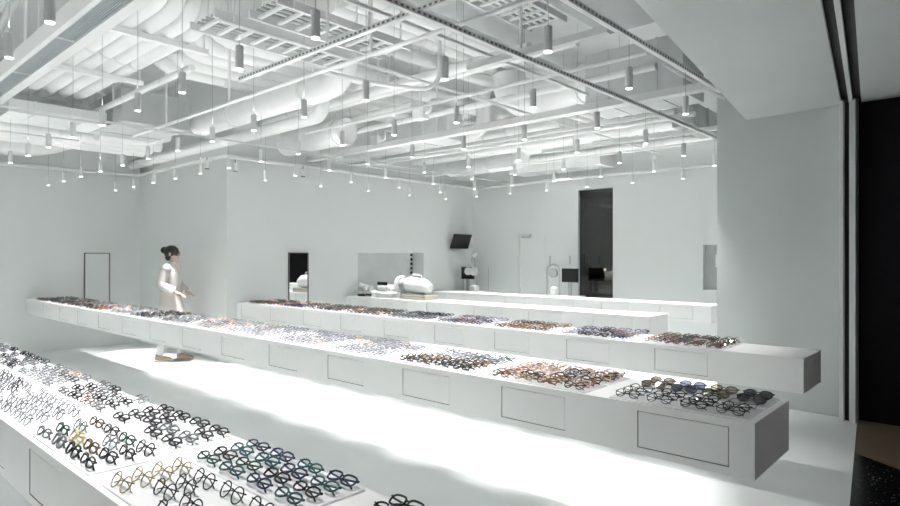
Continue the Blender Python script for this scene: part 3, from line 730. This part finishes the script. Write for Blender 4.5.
# eye examination stands between the last counter and the back wall
def exam_stand(x,v,label,arch):
    t=tag(empty('eye_exam_stand',(x,v,0)),label,'eye examination stand')
    b=MB(); b.rbox(-.28,.28,-.2,.2,0,.05,.02); b.build('base_plate',M['machine'],t)
    b=MB(); b.rbox(-.06,.06,-.06,.06,.05,.80,.02); b.build('column',M['machine'],t)
    b=MB(); b.rbox(-.34,.34,-.18,.18,.80,.83,.01); b.build('table_top',M['lgrey'],t)
    s=.10 if arch else -.16
    b=MB(); b.box(s-.15,s+.17,.02,.05,1.06,1.30); b.build('monitor',M['black'],t)
    b=MB(); b.box(s-.14,s+.16,.018,.02,1.07,1.29); b.build('screen',M['screen'],t)
    b=MB(); b.box(s-.03,s+.03,.03,.06,.83,1.06); b.build('monitor_stand',M['mgrey'],t)
    if arch:
        b=MB(); pts=[(-.31,-.05,.83)]+[(-.18-.13*math.cos(k*math.pi/8),-.05,1.24+.13*math.sin(k*math.pi/8)) for k in range(9)]+[(-.05,-.05,.83)]
        b.tube(pts,.018,10); b.build('head_arch',M['mgrey'],t)
        b=MB(); b.tube([(-.18,-.08,1.22),(-.18,-.02,1.22)],.085,20); b.build('phoropter_disc',M['mgrey'],t)
        for x_,z_ in ((-.27,1.42),(.14,1.42)):
            b=MB(); b.tube([(x_,-.02,1.33 if x_<0 else 1.37),(x_,-.02,z_+.1)],.016,8); b.build('lamp_stem',M['mgrey'],t)
        b=MB(); b.rbox(-.2,-.08,-.14,-.02,.83,.98,.03); b.build('chin_rest',M['machine'],t)
    else:
        b=MB(); b.tube([(.10,-.1,1.22),(.10,-.05,1.22)],.085,20); b.tube([(-.05,-.1,1.22),(-.05,-.05,1.22)],.075,20); b.build('phoropter_head',M['machine'],t)
        b=MB(); b.tube(fillet([(.05,.02,.83),(.05,.02,1.5),(.05,-.08,1.5),(.05,-.08,1.33)],.05),.016,10); b.build('swing_arm',M['mgrey'],t)
        b=MB(); b.sphere((.05,-.02,1.55),.06,sc=(1,1,.8)); b.build('lamp_head',M['machine'],t)
        for x_ in (-.33,.32):
            b=MB(); b.tube([(x_,.1,.83),(x_,.1,1.32)],.01,8); b.build('upright_rod',M['mgrey'],t)
        b=MB(); b.rbox(.02,.2,-.15,0,.83,.95,.03); b.build('chin_rest',M['machine'],t)
exam_stand(-7.74,9.2,'white eye testing stand with black monitor below the tilted television',False)
exam_stand(-5.66,9.2,'eye testing stand with arched head rest and black monitor beside dark door',True)

# ------------------------------------------------------------------ person in the aisle
def person():
    root=tag(empty('person',(-8.93,3.80,0),R(40)),'person in white blouse and long pale skirt walking in the aisle by the left corner','person')
    # faces +X (towards the open front)
    J={}; V=[];E=[];Rr=[]
    def add(n,p,r,par=None):
        J[n]=len(V); V.append(p); Rr.append(r)
        if par: E.append((J[par],J[n]))
    add('pelvis',(0,0,.93),(.105,.14))
    add('waist',(.01,0,1.05),(.09,.115),'pelvis'); add('chest',(.015,0,1.22),(.10,.14),'waist'); add('upper',(.01,0,1.33),(.08,.11),'chest')
    add('neck',(.015,0,1.40),(.045,.048),'upper'); add('neck2',(.03,0,1.445),(.045,.046),'neck')
    add('jaw',(.05,0,1.485),(.068,.058),'neck2'); add('head',(.045,0,1.555),(.092,.075),'jaw'); add('crown',(.035,0,1.62),(.07,.062),'head')
    for s,nm,hip in ((1,'l',.15),(-1,'r',-.09)):
        add('sh'+nm,(.01,s*.155,1.335),(.052,.052),'upper'); add('el'+nm,(-.01+.03*s,s*.20,1.09),(.038,.038),'sh'+nm)
        add('wr'+nm,(.17,s*.16,.99),(.026,.026),'el'+nm); add('ha'+nm,(.225,s*.14,.965),(.036,.018),'wr'+nm)
        for k in range(4):
            a=(k-1.5)*.017
            add(f'f{k}a{nm}',(.265,s*(.14-a),.945),(.0085,.0085),'ha'+nm); add(f'f{k}b{nm}',(.29-.004*abs(k-1.3),s*(.14-a),.92),(.0075,.0075),f'f{k}a{nm}')
        add('tha'+nm,(.215,s*.105,.955),(.010,.010),'ha'+nm); add('thb'+nm,(.25,s*.095,.935),(.008,.008),'tha'+nm)
        add('hi'+nm,(0,s*.085,.86),(.085,.085),'pelvis'); add('kn'+nm,(hip*.5+.03,s*.085,.48),(.055,.055),'hi'+nm)
        add('an'+nm,(hip-.03,s*.08,.09),(.036,.036),'kn'+nm)
    me=bpy.data.meshes.new('body'); me.from_pydata(V,E,[]); o=bpy.data.objects.new('body',me); COL.objects.link(o); o.parent=root
    me.materials.append(M['skin'])
    md=o.modifiers.new('skin','SKIN'); md.use_smooth_shade=True
    lay=me.skin_vertices[0] if me.skin_vertices else None
    if lay is None:
        bpy.context.view_layer.objects.active=o; bpy.ops.mesh.customdata_skin_add(); lay=me.skin_vertices[0]
    for i,r in enumerate(Rr): lay.data[i].radius=r; lay.data[i].use_root=(i==0)
    sb=o.modifiers.new('sub','SUBSURF'); sb.levels=1; sb.render_levels=1
    # clothes: lofts round the body
    def loft(name,rings,m,seg=24):
        b=MB(); vs=[];fs=[]
        for (x,y,z,rx,ry) in rings:
            for k in range(seg):
                a=2*math.pi*k/seg; w=1+.035*math.sin(a*7)*(1 if name=='skirt' and z<.8 else 0)
                vs.append((x+rx*w*math.cos(a),y+ry*w*math.sin(a),z))
        for i in range(len(rings)-1):
            for k in range(seg): fs.append((i*seg+k,i*seg+(k+1)%seg,(i+1)*seg+(k+1)%seg,(i+1)*seg+k))
        b.add(vs,fs,0,True); return b.build(name,m,root)
    loft('skirt',[(.06,0,.26,.25,.20),(.05,0,.45,.22,.185),(.03,0,.7,.175,.18),(.005,0,.88,.14,.172),(.005,0,.97,.125,.155),(.01,0,1.06,.108,.13)],M['skirt'])
    loft('blouse',[(.005,0,.97,.135,.165),(.01,0,1.06,.118,.14),(.015,0,1.2,.127,.165),(.012,0,1.31,.115,.175),(.012,0,1.365,.085,.13),(.015,0,1.40,.058,.068),(.018,0,1.425,.052,.055)],M['blouse'])
    for s,nm in ((1,'l'),(-1,'r')):
        b=MB(); b.tube(fillet([V[J['sh'+nm]],V[J['el'+nm]],tuple(Vector(V[J['el'+nm]]).lerp(Vector(V[J['wr'+nm]]),.85))],.08),.066,14); b.sphere((V[J['sh'+nm]][0],V[J['sh'+nm]][1]-s*.01,V[J['sh'+nm]][2]-.005),.083,0,14,10); b.build('sleeve',M['blouse'],root)
        an=V[J['an'+nm]]; kn=V[J['kn'+nm]]
        b=MB(); b.tube([(kn[0],kn[1],.5),(an[0],an[1],.10)],[.07,.052],14); b.build('trouser_leg',M['trousers'],root)
        x,y=an[0],an[1]; b=MB()
        b.tube([(x-.05,y,.045),(x+.0,y,.05),(x+.09,y,.04),(x+.16,y,.032),(x+.185,y,.028)],[.034,.043,.042,.034,.012],14,flat=.85)
        b.tube([(x-.01,y,.05),(x-.005,y,.115)],[.042,.045],14); sh=b.build('shoe',M['shoe'],root)
        b=MB(); b.prism([(x-.08,y-.03),(x+.08,y-.042),(x+.16,y-.034),(x+.19,y),(x+.16,y+.034),(x+.08,y+.042),(x-.08,y+.03)],.001,.014); b.build('sole',M['shoesole'],sh)
    b=MB(); b.sphere((.018,0,1.572),.108,0,20,12,(.98,.86,.92)); b.sphere((-.085,0,1.60),.052,0,14,9)
    for s in(-1,1): b.sphere((.0,s*.062,1.51),.05,0,12,8,(.9,.6,1.3))
    b.build('hair',M['hair'],root)
    b=MB(); b.sphere((.137,0,1.535),.016,0,10,7,(1,.8,1.3)); b.build('nose',M['skin'],root)
    for s in(-1,1):
        b=MB(); b.sphere((.122,s*.03,1.56),.011); b.build('eye',M['hair'],root)
        b=MB(); b.sphere((.04,s*.092,1.54),.02,0,10,7,(.8,.4,1.4)); b.build('ear',M['skin'],root)
    b=MB(); b.sphere((.118,0,1.497),.014,0,10,7,(.6,1.5,.5)); b.build('mouth',mat('lips',(.42,.18,.15),.5),root)
person()

bpy.context.view_layer.update(); dg=bpy.context.evaluated_depsgraph_get()
for r in HANG:
    z0=PB+PL+.004
    hit,loc,*_=scn.ray_cast(dg,(r.location.x,r.location.y,z0),(0,0,1))
    top=(loc.z if hit else ZS)-PB-.002
    b=MB(); b.tube([(0,0,PL),(0,0,top)],.0018,6); b.build('wire',M['wire'],r)

# ------------------------------------------------------------------ world, render settings
w=bpy.data.worlds.new('world'); scn.world=w; w.use_nodes=True
w.node_tree.nodes['Background'].inputs[0].default_value=(.9,.95,1,1); w.node_tree.nodes['Background'].inputs[1].default_value=.01
vs=scn.view_settings; vs.view_transform='Standard'; vs.look='None'; vs.exposure=1.06; vs.gamma=1; vs.use_curve_mapping=False
cy=scn.cycles; cy.use_denoising=True; cy.max_bounces=12; cy.diffuse_bounces=8; cy.glossy_bounces=4; cy.transparent_max_bounces=24
cy.sample_clamp_indirect=6; cy.caustics_reflective=False; cy.caustics_refractive=False
